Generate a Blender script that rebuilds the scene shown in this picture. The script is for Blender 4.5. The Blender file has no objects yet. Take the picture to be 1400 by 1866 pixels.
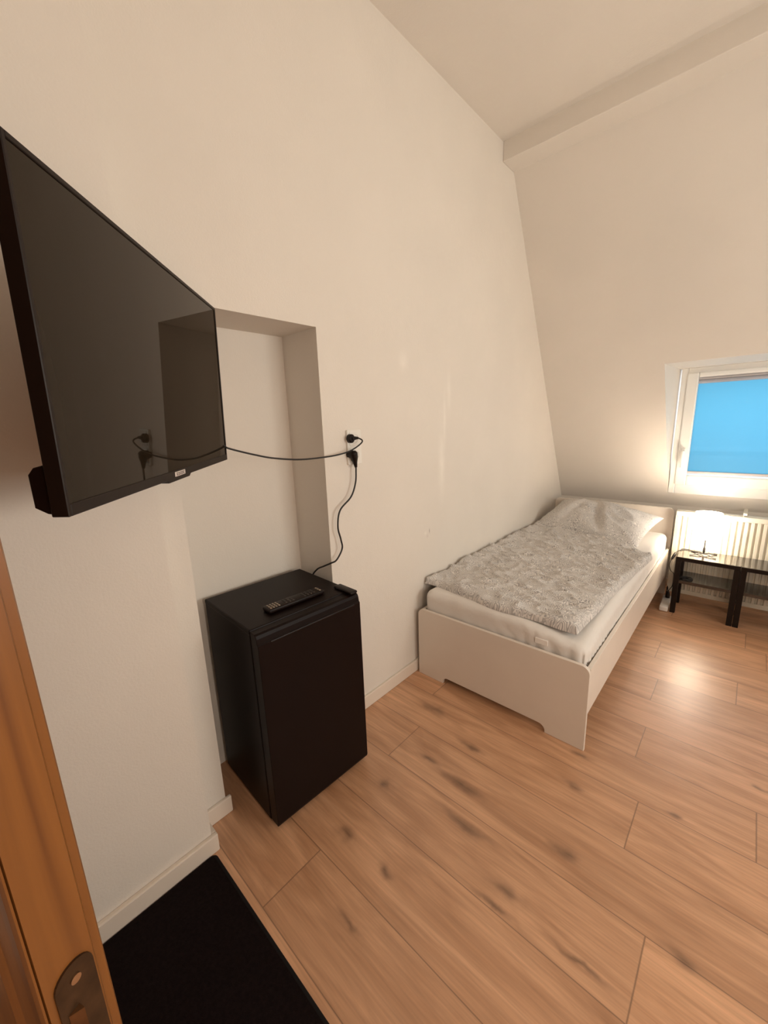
import bpy, bmesh, math, random
from mathutils import Vector, Matrix, noise

S = bpy.context.scene
C = S.collection
random.seed(7)

# ------------------------------------------------------------------ camera
cam_data = bpy.data.cameras.new('camera')
cam = bpy.data.objects.new('camera', cam_data)
C.objects.link(cam)
rt = Vector((0.738574, 0.673295, -0.034394))
up = Vector((-0.120624, 0.182168, 0.975841))
fw = Vector((-0.663294, 0.716582, -0.215760))
M = Matrix.Identity(4)
for i in range(3):
    M[i][0], M[i][1], M[i][2] = rt[i], up[i], -fw[i]
M.translation = Vector((1.3241, -1.6539, 1.4345))
cam.matrix_world = M
cam_data.sensor_fit = 'HORIZONTAL'
cam_data.sensor_width = 36.0
cam_data.lens = 726.58 * 36.0 / 1400.0
cam_data.clip_start = 0.02
S.camera = cam

# ------------------------------------------------------------------ view / exposure
S.view_settings.view_transform = 'Standard'
S.view_settings.look = 'None'
S.view_settings.gamma = 1.0
S.view_settings.use_curve_mapping = False
S.view_settings.exposure = 0.21

# ------------------------------------------------------------------ sky outside the windows
W = bpy.data.worlds.new('daylight')
S.world = W
W.use_nodes = True
W.node_tree.nodes['Background'].inputs[0].default_value = (0.75, 0.86, 1.0, 1)
W.node_tree.nodes['Background'].inputs[1].default_value = 1.2

def area(name, loc, rot, sx, sy, power, col):
    l = bpy.data.lights.new(name, 'AREA')
    l.shape = 'RECTANGLE'
    l.size, l.size_y, l.energy, l.color = sx, sy, power, col
    o = bpy.data.objects.new(name, l)
    o.location, o.rotation_euler = loc, rot
    C.objects.link(o)
    return o

# daylight outside the far window (shines through the blue blind)
area('daylight_far_window', (1.38, 3.2, 1.95), (-math.pi / 2 + 0.42, 0, 0), 1.5, 1.0, 32, (0.95, 0.98, 1.0))
# daylight outside the window in the right-hand wall
area('daylight_right_window', (3.34, 0.10, 1.25), (0, math.radians(108), 0), 1.5, 1.4, 62, (1.0, 0.91, 0.82))
# added warm fill light without a fixture, behind the viewer to the right
cl_ = bpy.data.lights.new('room_fill_light', 'POINT')
cl_.energy, cl_.color, cl_.shadow_soft_size = 24, (1.0, 0.88, 0.77), 0.14
clo = bpy.data.objects.new('room_fill_light', cl_)
clo.location = (2.35, -1.40, 1.45)
C.objects.link(clo)

# ------------------------------------------------------------------ materials
def mat(name):
    m = bpy.data.materials.new(name)
    m.use_nodes = True
    return m, m.node_tree, m.node_tree.nodes['Principled BSDF']

def simple(name, col, rough=0.5, metal=0.0, spec=0.5, bump=None, coat=0.0, vary=0.0, vscale=6.0):
    m, nt, b = mat(name)
    b.inputs['Base Color'].default_value = (*col, 1)
    b.inputs['Roughness'].default_value = rough
    b.inputs['Metallic'].default_value = metal
    b.inputs['Specular IOR Level'].default_value = spec
    b.inputs['Coat Weight'].default_value = coat
    tc = nt.nodes.new('ShaderNodeTexCoord')
    if vary:
        n = nt.nodes.new('ShaderNodeTexNoise')
        n.inputs['Scale'].default_value = vscale
        n.inputs['Detail'].default_value = 4
        nt.links.new(tc.outputs['Object'], n.inputs['Vector'])
        r = nt.nodes.new('ShaderNodeValToRGB')
        r.color_ramp.elements[0].position = 0.3
        r.color_ramp.elements[1].position = 0.7
        r.color_ramp.elements[0].color = (*[c * (1 - vary) for c in col], 1)
        r.color_ramp.elements[1].color = (*[min(1, c * (1 + vary)) for c in col], 1)
        nt.links.new(n.outputs['Fac'], r.inputs['Fac'])
        nt.links.new(r.outputs['Color'], b.inputs['Base Color'])
    if bump:
        n = nt.nodes.new('ShaderNodeTexNoise')
        n.inputs['Scale'].default_value = bump[0]
        n.inputs['Detail'].default_value = 6
        nt.links.new(tc.outputs['Object'], n.inputs['Vector'])
        bp = nt.nodes.new('ShaderNodeBump')
        bp.inputs['Strength'].default_value = bump[1]
        bp.inputs['Distance'].default_value = bump[2]
        nt.links.new(n.outputs['Fac'], bp.inputs['Height'])
        nt.links.new(bp.outputs['Normal'], b.inputs['Normal'])
    return m

def plaster(name, col, marks=False):
    """painted plaster: faint blotches, woodchip grain and shallow filler ridges"""
    m, nt, b = mat(name)
    b.inputs['Roughness'].default_value = 0.75
    b.inputs['Specular IOR Level'].default_value = 0.25
    N, Lk = nt.nodes.new, nt.links.new
    tc = N('ShaderNodeTexCoord')
    n1 = N('ShaderNodeTexNoise'); n1.inputs['Scale'].default_value = 2.3; n1.inputs['Detail'].default_value = 5
    n2 = N('ShaderNodeTexNoise'); n2.inputs['Scale'].default_value = 160; n2.inputs['Detail'].default_value = 3
    n3 = N('ShaderNodeTexNoise'); n3.inputs['Scale'].default_value = 9; n3.inputs['Detail'].default_value = 4
    for n in (n1, n2, n3):
        Lk(tc.outputs['Object'], n.inputs['Vector'])
    r = N('ShaderNodeValToRGB')
    r.color_ramp.elements[0].position, r.color_ramp.elements[1].position = 0.35, 0.65
    r.color_ramp.elements[0].color = (*[c * 0.965 for c in col], 1)
    r.color_ramp.elements[1].color = (*col, 1)
    Lk(n1.outputs['Fac'], r.inputs['Fac']); Lk(r.outputs['Color'], b.inputs['Base Color'])
    if marks:
        sx = N('ShaderNodeSeparateXYZ'); Lk(tc.outputs['Object'], sx.inputs[0])
        def m_(op, a, b_=None):
            q = N('ShaderNodeMath'); q.operation = op
            for i, v in enumerate((a, b_)):
                if v is None: continue
                if isinstance(v, (int, float)): q.inputs[i].default_value = v
                else: Lk(v, q.inputs[i])
            return q.outputs[0]
        def blob(y, z, a, c):
            dy = m_('DIVIDE', m_('SUBTRACT', sx.outputs[1], y), a); dz = m_('DIVIDE', m_('SUBTRACT', sx.outputs[2], z), c)
            return m_('POWER', 2.718, m_('MULTIPLY', m_('ADD', m_('MULTIPLY', dy, dy), m_('MULTIPLY', dz, dz)), -1.0))
        last = r.outputs['Color']
        n4 = N('ShaderNodeTexNoise'); n4.inputs['Scale'].default_value = 22; Lk(tc.outputs['Object'], n4.inputs['Vector'])
        for (y, z, a, c, colr, f) in ((.158, .822, .0035, .012, (.25, .18, .14), .75), (.120, .815, .010, .010, (.9, .84, .76), .6), (.138, .795, .008, .012, (.55, .46, .40), .35),
                                      (-.045, 1.735, .030, .040, (.93, .87, .79), .5), (.285, 1.20, .028, .16, (.95, .89, .81), .6), (.315, 1.45, .012, .12, (.95, .89, .81), .5), (.36, 1.60, .02, .10, (.95, .89, .81), .4)):
            mm = N('ShaderNodeMix'); mm.data_type = 'RGBA'
            Lk(m_('MULTIPLY', m_('MULTIPLY', blob(y, z, a, c), m_('ADD', n4.outputs['Fac'], .35)), f), mm.inputs['Factor'])
            Lk(last, mm.inputs['A']); mm.inputs['B'].default_value = (*colr, 1); last = mm.outputs['Result']
        Lk(last, b.inputs['Base Color'])
    b1 = N('ShaderNodeBump'); b1.inputs['Strength'].default_value = 0.25; b1.inputs['Distance'].default_value = 0.002
    b2 = N('ShaderNodeBump'); b2.inputs['Strength'].default_value = 0.35; b2.inputs['Distance'].default_value = 0.006
    Lk(n2.outputs['Fac'], b1.inputs['Height']); Lk(n3.outputs['Fac'], b2.inputs['Height'])
    Lk(b2.outputs['Normal'], b1.inputs['Normal']); Lk(b1.outputs['Normal'], b.inputs['Normal'])
    return m

def wood(name, dark, light, axis=2, scale=9.0, rough=0.45):
    m, nt, b = mat(name)
    N, Lk = nt.nodes.new, nt.links.new
    b.inputs['Roughness'].default_value = rough
    tc = N('ShaderNodeTexCoord'); mp = N('ShaderNodeMapping')
    sc = [scale * 3, scale * 3, scale * 3]; sc[axis] = scale * 0.12
    mp.inputs['Scale'].default_value = sc
    n = N('ShaderNodeTexNoise'); n.inputs['Scale'].default_value = 1; n.inputs['Detail'].default_value = 7
    n.inputs['Distortion'].default_value = 0.6
    Lk(tc.outputs['Object'], mp.inputs['Vector']); Lk(mp.outputs['Vector'], n.inputs['Vector'])
    r = N('ShaderNodeValToRGB')
    r.color_ramp.elements[0].position, r.color_ramp.elements[1].position = 0.3, 0.7
    r.color_ramp.elements[0].color, r.color_ramp.elements[1].color = (*dark, 1), (*light, 1)
    Lk(n.outputs['Fac'], r.inputs['Fac']); Lk(r.outputs['Color'], b.inputs['Base Color'])
    bp = N('ShaderNodeBump'); bp.inputs['Strength'].default_value = 0.2; bp.inputs['Distance'].default_value = 0.002
    Lk(n.outputs['Fac'], bp.inputs['Height']); Lk(bp.outputs['Normal'], b.inputs['Normal'])
    return m

WALL = (0.80, 0.735, 0.66)
M_wall = plaster('wall_paint', WALL)
M_wallm = plaster('scuffed_wall_paint', WALL, True)
M_ceil = plaster('ceiling_paint', WALL)
M_trim = simple('baseboard_paint', (0.80, 0.70, 0.60), 0.45, bump=(60, 0.1, 0.001))
M_white = simple('white_lacquer', (0.80, 0.71, 0.62), 0.38, vary=0.02)
M_pvc = simple('white_window_plastic', (0.84, 0.82, 0.78), 0.3, vary=0.01)
M_black = simple('black_enamel', (0.0065, 0.0020, 0.0014), 0.42, spec=0.16, bump=(220, 0.06, 0.0005))
M_blackp = simple('black_plastic', (0.008, 0.003, 0.002), 0.42, spec=0.25, vary=0.2)
M_bezel = simple('television_bezel_plastic', (0.012, 0.006, 0.004), 0.42, spec=0.22, vary=0.1)
M_rubber = simple('black_cord_rubber', (0.012, 0.009, 0.008), 0.5, vary=0.1)
M_table = simple('black_brown_table_steel', (0.022, 0.015, 0.012), 0.24, spec=0.7, coat=0.8, bump=(300, 0.05, 0.0004))
M_leg = simple('black_brown_leg_steel', (0.012, 0.0065, 0.0045), 0.45, spec=0.2, bump=(300, 0.05, 0.0004))
M_chrome = simple('dark_steel', (0.10, 0.085, 0.07), 0.35, metal=0.9, vary=0.1)
M_rad = simple('radiator_enamel', (0.74, 0.69, 0.58), 0.35, vary=0.02)
M_socket = simple('socket_plastic', (0.84, 0.80, 0.74), 0.3, vary=0.01)
M_strip = simple('power_strip_plastic', (0.78, 0.72, 0.66), 0.4, vary=0.03)
M_red = simple('strip_switch_plastic', (0.7, 0.18, 0.10), 0.25, vary=0.05)
M_grey = simple('blind_bar_grey', (0.46, 0.43, 0.43), 0.5, vary=0.04)
M_roll = simple('rolled_blind_cloth', (0.40, 0.40, 0.44), 0.8, vary=0.05)
M_plate = simple('aged_brass_plate', (0.07, 0.038, 0.018), 0.42, metal=0.6, vary=0.45, vscale=30)
M_screw = simple('screw_metal', (0.5, 0.36, 0.24), 0.3, metal=1.0, vary=0.1)
M_latch = simple('worn_brass_latch', (0.16, 0.075, 0.03), 0.4, metal=0.7, vary=0.3, vscale=40)
M_badge = simple('silver_badge', (0.72, 0.62, 0.58), 0.4, metal=0.2, vary=0.05)
M_button = simple('remote_button_rubber', (0.05, 0.04, 0.035), 0.5, vary=0.2)
M_buttonl = simple('remote_button_light', (0.30, 0.24, 0.18), 0.5, vary=0.2)
M_door = wood('orange_pine', (0.13, 0.042, 0.009), (0.30, 0.115, 0.024), 2, 9, 0.38)
M_sheet = simple('white_sheet_cotton', (0.80, 0.75, 0.70), 0.8, spec=0.2, bump=(14, 0.35, 0.012))
M_patch = simple('sewn_label_cotton', (0.90, 0.85, 0.80), 0.8, spec=0.2, vary=0.02)
M_mat = simple('charcoal_mat_pile', (0.010, 0.0055, 0.0055), 0.95, spec=0.1, bump=(500, 0.8, 0.004), vary=0.3, vscale=120)
M_matrim = simple('mat_rubber_edge', (0.009, 0.007, 0.007), 0.8, spec=0.2, vary=0.2)

# television glass: nearly black, mirror-like
M_screen, nt, b = mat('television_glass')
b.inputs['Base Color'].default_value = (0.018, 0.012, 0.007, 1)
b.inputs['Roughness'].default_value = 0.02
b.inputs['IOR'].default_value = 1.36
b.inputs['Specular IOR Level'].default_value = 0.28
b.inputs['Specular Tint'].default_value = (1.0, 0.82, 0.64, 1)
n = nt.nodes.new('ShaderNodeTexNoise'); n.inputs['Scale'].default_value = 3
mr = nt.nodes.new('ShaderNodeMapRange'); mr.inputs['To Min'].default_value = 0.012; mr.inputs['To Max'].default_value = 0.03
nt.links.new(n.outputs['Fac'], mr.inputs['Value']); nt.links.new(mr.outputs['Result'], b.inputs['Roughness'])

# thin window glass
M_glass = bpy.data.materials.new('window_glass'); M_glass.use_nodes = True
nt = M_glass.node_tree; nt.nodes.clear()
o_ = nt.nodes.new('ShaderNodeOutputMaterial'); mx = nt.nodes.new('ShaderNodeMixShader')
tr = nt.nodes.new('ShaderNodeBsdfTransparent'); gl = nt.nodes.new('ShaderNodeBsdfGlossy'); gl.inputs['Roughness'].default_value = 0.02
tr.inputs['Color'].default_value = (0.95, 0.98, 0.97, 1)
mx.inputs['Fac'].default_value = 0.06
nt.links.new(tr.outputs[0], mx.inputs[1]); nt.links.new(gl.outputs[0], mx.inputs[2]); nt.links.new(mx.outputs[0], o_.inputs[0])

# blue roller blind: thin cloth that lets daylight through
M_blind = bpy.data.materials.new('blue_blind_cloth'); M_blind.use_nodes = True
nt = M_blind.node_tree; nt.nodes.clear()
o_ = nt.nodes.new('ShaderNodeOutputMaterial'); mx = nt.nodes.new('ShaderNodeMixShader')
tl = nt.nodes.new('ShaderNodeBsdfTranslucent'); df = nt.nodes.new('ShaderNodeBsdfDiffuse')
tc = nt.nodes.new('ShaderNodeTexCoord'); nz = nt.nodes.new('ShaderNodeTexNoise')
nz.inputs['Scale'].default_value = 2.0; nz.inputs['Detail'].default_value = 3
nt.links.new(tc.outputs['Object'], nz.inputs['Vector'])
cr = nt.nodes.new('ShaderNodeValToRGB')
cr.color_ramp.elements[0].color = (0.070, 0.260, 0.40, 1); cr.color_ramp.elements[1].color = (0.085, 0.285, 0.42, 1)
nt.links.new(nz.outputs['Fac'], cr.inputs['Fac'])
nt.links.new(cr.outputs['Color'], tl.inputs['Color'])
df.inputs['Color'].default_value = (0.25, 0.26, 0.30, 1)
mx.inputs['Fac'].default_value = 0.12
nt.links.new(tl.outputs[0], mx.inputs[1]); nt.links.new(df.outputs[0], mx.inputs[2]); nt.links.new(mx.outputs[0], o_.inputs[0])

# lamp shade: lit paper
M_shade, nt, b = mat('lit_paper_shade')
b.inputs['Base Color'].default_value = (0.9, 0.85, 0.75, 1)
b.inputs['Emission Color'].default_value = (1.0, 0.88, 0.73, 1)
b.inputs['Emission Strength'].default_value = 17
n = nt.nodes.new('ShaderNodeTexNoise'); n.inputs['Scale'].default_value = 80
bp = nt.nodes.new('ShaderNodeBump'); bp.inputs['Strength'].default_value = 0.1
nt.links.new(n.outputs['Fac'], bp.inputs['Height']); nt.links.new(bp.outputs['Normal'], b.inputs['Normal'])

# printed bedding: grey scribble pattern on off-white cotton
def bedding(name):
    m, nt, b = mat(name)
    N, Lk = nt.nodes.new, nt.links.new
    b.inputs['Roughness'].default_value = 0.85; b.inputs['Specular IOR Level'].default_value = 0.2
    tc = N('ShaderNodeTexCoord')
    ns = N('ShaderNodeTexNoise'); ns.inputs['Scale'].default_value = 26; ns.inputs['Detail'].default_value = 2
    Lk(tc.outputs['UV'], ns.inputs['Vector'])
    mixv = N('ShaderNodeMix'); mixv.data_type = 'VECTOR'; mixv.inputs['Factor'].default_value = 0.035
    Lk(tc.outputs['UV'], mixv.inputs['A']); Lk(ns.outputs['Color'], mixv.inputs['B'])
    vo = N('ShaderNodeTexVoronoi'); vo.inputs['Scale'].default_value = 34
    Lk(mixv.outputs['Result'], vo.inputs['Vector'])
    mul = N('ShaderNodeMath'); mul.operation = 'MULTIPLY'; mul.inputs[1].default_value = 34
    Lk(vo.outputs['Distance'], mul.inputs[0])
    sn = N('ShaderNodeMath'); sn.operation = 'SINE'; Lk(mul.outputs[0], sn.inputs[0])
    r = N('ShaderNodeValToRGB')
    r.color_ramp.elements[0].position, r.color_ramp.elements[1].position = 0.30, 0.62
    r.color_ramp.elements[0].color = (0.23, 0.22, 0.22, 1); r.color_ramp.elements[1].color = (0.86, 0.81, 0.76, 1)
    mr = N('ShaderNodeMapRange'); mr.inputs['From Min'].default_value = -1
    Lk(sn.outputs[0], mr.inputs['Value']); Lk(mr.outputs['Result'], r.inputs['Fac'])
    # patchy density of the print
    np_ = N('ShaderNodeTexNoise'); np_.inputs['Scale'].default_value = 7; np_.inputs['Detail'].default_value = 3
    Lk(tc.outputs['UV'], np_.inputs['Vector'])
    mr2 = N('ShaderNodeMapRange'); mr2.inputs['From Min'].default_value = 0.3; mr2.inputs['From Max'].default_value = 0.7
    mr2.inputs['To Min'].default_value = 0.25; mr2.inputs['To Max'].default_value = 0.75
    Lk(np_.outputs['Fac'], mr2.inputs['Value'])
    mc = N('ShaderNodeMix'); mc.data_type = 'RGBA'
    mc.inputs['A'].default_value = (0.66, 0.62, 0.585, 1)
    Lk(mr2.outputs['Result'], mc.inputs['Factor']); Lk(r.outputs['Color'], mc.inputs['B'])
    Lk(mc.outputs['Result'], b.inputs['Base Color'])
    bp = N('ShaderNodeBump'); bp.inputs['Strength'].default_value = 0.3; bp.inputs['Distance'].default_value = 0.004
    n2 = N('ShaderNodeTexNoise'); n2.inputs['Scale'].default_value = 30; n2.inputs['Detail'].default_value = 4
    Lk(tc.outputs['UV'], n2.inputs['Vector'])
    Lk(n2.outputs['Fac'], bp.inputs['Height']); Lk(bp.outputs['Normal'], b.inputs['Normal'])
    return m
M_bedding = bedding('scribble_print_cotton')

# laminate planks: per-plank UV in metres, knots at their own places
KNOTS = [(0.275, -0.20, .10, .035), (0.376, -0.687, .045, .022), (0.621, -0.488, .13, .022), (0.956, -0.202, .05, .022),
         (0.418, -0.93, .06, .028), (0.607, -0.927, .04, .018), (1.02, -0.483, .05, .03), (0.919, -0.722, .09, .026),
         (0.912, -0.782, .10, .012), (1.268, -0.094, .03, .015), (1.352, -0.564, .06, .022), (0.935, -0.023, .06, .018),
         (1.513, 0.243, .03, .012), (0.72, -0.62, .14, .018), (1.15, -0.75, .11, .01), (1.60, -0.35, .07, .016),
         (0.55, -0.29, .09, .02), (0.45, -0.47, .08, .02), (1.12, -1.02, .08, .018), (0.62, -1.10, .07, .014)]
M_floor, nt, b = mat('oak_laminate')
N, Lk = nt.nodes.new, nt.links.new
geo = N('ShaderNodeNewGeometry')
uv = N('ShaderNodeUVMap'); uv.uv_map = 'plank'
rnd = N('ShaderNodeUVMap'); rnd.uv_map = 'seed'
sep = N('ShaderNodeSeparateXYZ'); Lk(uv.outputs['UV'], sep.inputs[0])
sr = N('ShaderNodeSeparateXYZ'); Lk(rnd.outputs['UV'], sr.inputs[0])
def math_(op, a, b_=None, c=None, clamp=False):
    n = N('ShaderNodeMath'); n.operation = op; n.use_clamp = clamp
    for i, v in enumerate((a, b_, c)):
        if v is None: continue
        if isinstance(v, (int, float)): n.inputs[i].default_value = v
        else: Lk(v, n.inputs[i])
    return n.outputs[0]
# grain coordinates: stretched along the plank, shifted per plank
cx = N('ShaderNodeCombineXYZ')
Lk(math_('ADD', math_('MULTIPLY', sep.outputs[0], 1.7), math_('MULTIPLY', sr.outputs[0], 37.0)), cx.inputs[0])
Lk(math_('ADD', math_('MULTIPLY', sep.outputs[1], 11.0), math_('MULTIPLY', sr.outputs[0], 91.0)), cx.inputs[1])
g1 = N('ShaderNodeTexNoise'); g1.inputs['Scale'].default_value = 1.0; g1.inputs['Detail'].default_value = 6; g1.inputs['Distortion'].default_value = 1.4
Lk(cx.outputs[0], g1.inputs['Vector'])
cx2 = N('ShaderNodeCombineXYZ')
Lk(math_('MULTIPLY', sep.outputs[0], 7.0), cx2.inputs[0]); Lk(math_('MULTIPLY', sep.outputs[1], 150.0), cx2.inputs[1]); Lk(math_('MULTIPLY', sr.outputs[0], 53.0), cx2.inputs[2])
g2 = N('ShaderNodeTexNoise'); g2.inputs['Scale'].default_value = 1.0; g2.inputs['Detail'].default_value = 4
Lk(cx2.outputs[0], g2.inputs['Vector'])
ramp = N('ShaderNodeValToRGB')
ramp.color_ramp.elements[0].position, ramp.color_ramp.elements[1].position = 0.18, 0.80
ramp.color_ramp.elements[0].color = (0.37, 0.172, 0.078, 1); ramp.color_ramp.elements[1].color = (0.76, 0.435, 0.252, 1)
Lk(g1.outputs['Fac'], ramp.inputs['Fac'])
fine = math_('MULTIPLY_ADD', g2.outputs['Fac'], 0.55, 0.73)
tone = math_('MULTIPLY_ADD', sr.outputs[1], 0.18, 0.91)
val = math_('MULTIPLY', fine, tone)
# seams
def edge(d, w):
    return math_('SUBTRACT', 1.0, math_('DIVIDE', d, w, clamp=True))
sv = math_('MINIMUM', sep.outputs[1], math_('SUBTRACT', 0.2264, sep.outputs[1]))
su = math_('MINIMUM', sep.outputs[0], math_('SUBTRACT', 1.285, sep.outputs[0]))
seam = math_('MAXIMUM', edge(sv, 0.0026), edge(su, 0.0030))
# knots
gs = N('ShaderNodeSeparateXYZ')
nd = N('ShaderNodeTexNoise'); nd.inputs['Scale'].default_value = 14; nd.inputs['Detail'].default_value = 3
Lk(geo.outputs['Position'], nd.inputs['Vector'])
nsub = N('ShaderNodeVectorMath'); nsub.operation = 'SUBTRACT'; nsub.inputs[1].default_value = (.5, .5, .5); Lk(nd.outputs['Color'], nsub.inputs[0])
nmul = N('ShaderNodeVectorMath'); nmul.operation = 'MULTIPLY'; nmul.inputs[1].default_value = (.10, .045, 0); Lk(nsub.outputs[0], nmul.inputs[0])
nadd = N('ShaderNodeVectorMath'); nadd.operation = 'ADD'; Lk(geo.outputs['Position'], nadd.inputs[0]); Lk(nmul.outputs[0], nadd.inputs[1])
Lk(nadd.outputs[0], gs.inputs[0])
k_all = None
for (kx, ky, ka, kb) in KNOTS:
    dx = math_('DIVIDE', math_('SUBTRACT', gs.outputs[0], kx), ka * 0.75)
    dy = math_('DIVIDE', math_('SUBTRACT', gs.outputs[1], ky), kb * 0.85)
    r2 = math_('ADD', math_('MULTIPLY', dx, dx), math_('MULTIPLY', dy, dy))
    kk = math_('POWER', 2.718, math_('MULTIPLY', r2, -1.3))
    k_all = kk if k_all is None else math_('MAXIMUM', k_all, kk)
kf = math_('MULTIPLY', k_all, math_('MULTIPLY_ADD', g2.outputs['Fac'], 0.9, 0.18), clamp=True)
m1 = N('ShaderNodeMix'); m1.data_type = 'RGBA'; m1.blend_type = 'MULTIPLY'; m1.inputs['Factor'].default_value = 1.0
cmb = N('ShaderNodeCombineXYZ')
for i in range(3): Lk(val, cmb.inputs[i])
Lk(ramp.outputs['Color'], m1.inputs['A']); Lk(cmb.outputs[0], m1.inputs['B'])
m2 = N('ShaderNodeMix'); m2.data_type = 'RGBA'; Lk(kf, m2.inputs['Factor'])
Lk(m1.outputs['Result'], m2.inputs['A']); m2.inputs['B'].default_value = (0.085, 0.036, 0.016, 1)
m3 = N('ShaderNodeMix'); m3.data_type = 'RGBA'; Lk(math_('MULTIPLY', seam, 0.72), m3.inputs['Factor'])
Lk(m2.outputs['Result'], m3.inputs['A']); m3.inputs['B'].default_value = (0.10, 0.045, 0.02, 1)
Lk(m3.outputs['Result'], b.inputs['Base Color'])
Lk(math_('MULTIPLY_ADD', g2.outputs['Fac'], 0.10, 0.29), b.inputs['Roughness'])
b.inputs['Specular IOR Level'].default_value = 0.5
b.inputs['Coat Weight'].default_value = 0.65
b.inputs['Coat Roughness'].default_value = 0.44
bp = N('ShaderNodeBump'); bp.inputs['Strength'].default_value = 0.25; bp.inputs['Distance'].default_value = 0.0012
Lk(math_('SUBTRACT', math_('MULTIPLY', g2.outputs['Fac'], 0.25), seam), bp.inputs['Height'])
Lk(bp.outputs['Normal'], b.inputs['Normal'])

# ------------------------------------------------------------------ mesh helpers
def box(bm, x0, x1, y0, y1, z0, z1, bev=0.0, seg=2):
    vs = [bm.verts.new((x, y, z)) for x in (x0, x1) for y in (y0, y1) for z in (z0, z1)]
    idx = [(0, 1, 3, 2), (4, 6, 7, 5), (0, 4, 5, 1), (2, 3, 7, 6), (0, 2, 6, 4), (1, 5, 7, 3)]
    fs = [bm.faces.new([vs[i] for i in f]) for f in idx]
    if bev:
        es = list({e for f in fs for e in f.edges})
        bmesh.ops.bevel(bm, geom=es, offset=bev, segments=seg, affect='EDGES', profile=0.5)
    return bm

def prism(bm, pts, axis, a0, a1, bev=0.0, seg=2):
    """extrude a 2D outline along an axis; pts are the two other coordinates in x,y,z order"""
    def co(p, a):
        if axis == 0: return (a, p[0], p[1])
        if axis == 1: return (p[0], a, p[1])
        return (p[0], p[1], a)
    A = [bm.verts.new(co(p, a0)) for p in pts]
    B = [bm.verts.new(co(p, a1)) for p in pts]
    n = len(pts)
    fs = [bm.faces.new(A), bm.faces.new(B)]
    for i in range(n):
        fs.append(bm.faces.new([A[i], A[(i + 1) % n], B[(i + 1) % n], B[i]]))
    bmesh.ops.recalc_face_normals(bm, faces=fs)
    if bev:
        es = list({e for f in fs[:2] for e in f.edges})
        bmesh.ops.bevel(bm, geom=es, offset=bev, segments=seg, affect='EDGES', profile=0.5)
    return bm

def lathe(bm, prof, cx=0, cy=0, n=40, cap=True):
    rings = []
    for r, z in prof:
        rings.append([bm.verts.new((cx + r * math.cos(2 * math.pi * k / n), cy + r * math.sin(2 * math.pi * k / n), z)) for k in range(n)])
    for a, c in zip(rings, rings[1:]):
        for k in range(n):
            bm.faces.new([a[k], a[(k + 1) % n], c[(k + 1) % n], c[k]])
    if cap:
        bm.faces.new(rings[0]); bm.faces.new(rings[-1])
    return bm

def spline(pts, n=10):
    P = [Vector(p) for p in pts]
    P = [2 * P[0] - P[1]] + P + [2 * P[-1] - P[-2]]
    out = []
    for i in range(1, len(P) - 2):
        a, b_, c, d = P[i - 1:i + 3]
        for k in range(n):
            t = k / n
            out.append(0.5 * ((2 * b_) + (c - a) * t + (2 * a - 5 * b_ + 4 * c - d) * t * t + (3 * b_ - a - 3 * c + d) * t ** 3))
    out.append(P[-2])
    return out

def tube(bm, pts, r, seg=10, smooth=True, n=10):
    pts = spline(pts, n) if smooth else [Vector(p) for p in pts]
    rs = r if isinstance(r, (list, tuple)) else None
    rings, prev = [], None
    for i, p in enumerate(pts):
        d = (pts[min(i + 1, len(pts) - 1)] - pts[max(i - 1, 0)])
        d = d.normalized() if d.length > 1e-9 else Vector((0, 0, 1))
        if prev is None:
            a = Vector((0, 0, 1)) if abs(d.z) < 0.9 else Vector((1, 0, 0))
            u = d.cross(a).normalized()
        else:
            u = (prev - d * prev.dot(d)).normalized()
        prev = u
        v = d.cross(u)
        if rs:
            t = i / (len(pts) - 1) * (len(rs) - 1); k = min(int(t), len(rs) - 2)
            rr = rs[k] + (rs[k + 1] - rs[k]) * (t - k)
        else:
            rr = r
        rings.append([bm.verts.new(p + rr * (math.cos(2 * math.pi * k / seg) * u + math.sin(2 * math.pi * k / seg) * v)) for k in range(seg)])
    for a, c in zip(rings, rings[1:]):
        for k in range(seg):
            bm.faces.new([a[k], a[(k + 1) % seg], c[(k + 1) % seg], c[k]])
    bm.faces.new(rings[0]); bm.faces.new(rings[-1])
    return bm

def obj(name, bm, m, parent=None, smooth=False, label=None, world=False):
    """link a bmesh as one object; world=True: vertices are in world space although it gets a parent"""
    if world and parent is not None:
        bm.transform(root_matrix(parent).inverted())
    bmesh.ops.recalc_face_normals(bm, faces=bm.faces)
    me = bpy.data.meshes.new(name)
    bm.to_mesh(me); bm.free()
    me.materials.append(m)
    if smooth:
        for p in me.polygons: p.use_smooth = True
        try: me.set_sharp_from_angle(angle=math.radians(38))
        except Exception: pass
    o = bpy.data.objects.new(name, me)
    C.objects.link(o)
    if parent is not None: o.parent = parent
    if label: o['label'] = label
    return o

def root_matrix(o):
    m = o.matrix_basis.copy()
    while o.parent is not None:
        o = o.parent
        m = o.matrix_basis @ m
    return m

def tag(o, label, cat, group=None):
    o['label'] = label; o['category'] = cat
    if group: o['group'] = group
    return o

def thing(name, label, cat, loc=(0, 0, 0), rz=0.0, group=None):
    o = bpy.data.objects.new(name, None)
    o.empty_display_size = 0.05
    o.location = loc; o.rotation_euler = (0, 0, rz)
    C.objects.link(o)
    return tag(o, label, cat, group)

def struct(name, bm, m, label=None, cat=None, smooth=False):
    o = obj(name, bm, m, smooth=smooth)
    o['kind'] = 'structure'
    if label: o['label'] = label
    if cat: o['category'] = cat
    return o

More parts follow.
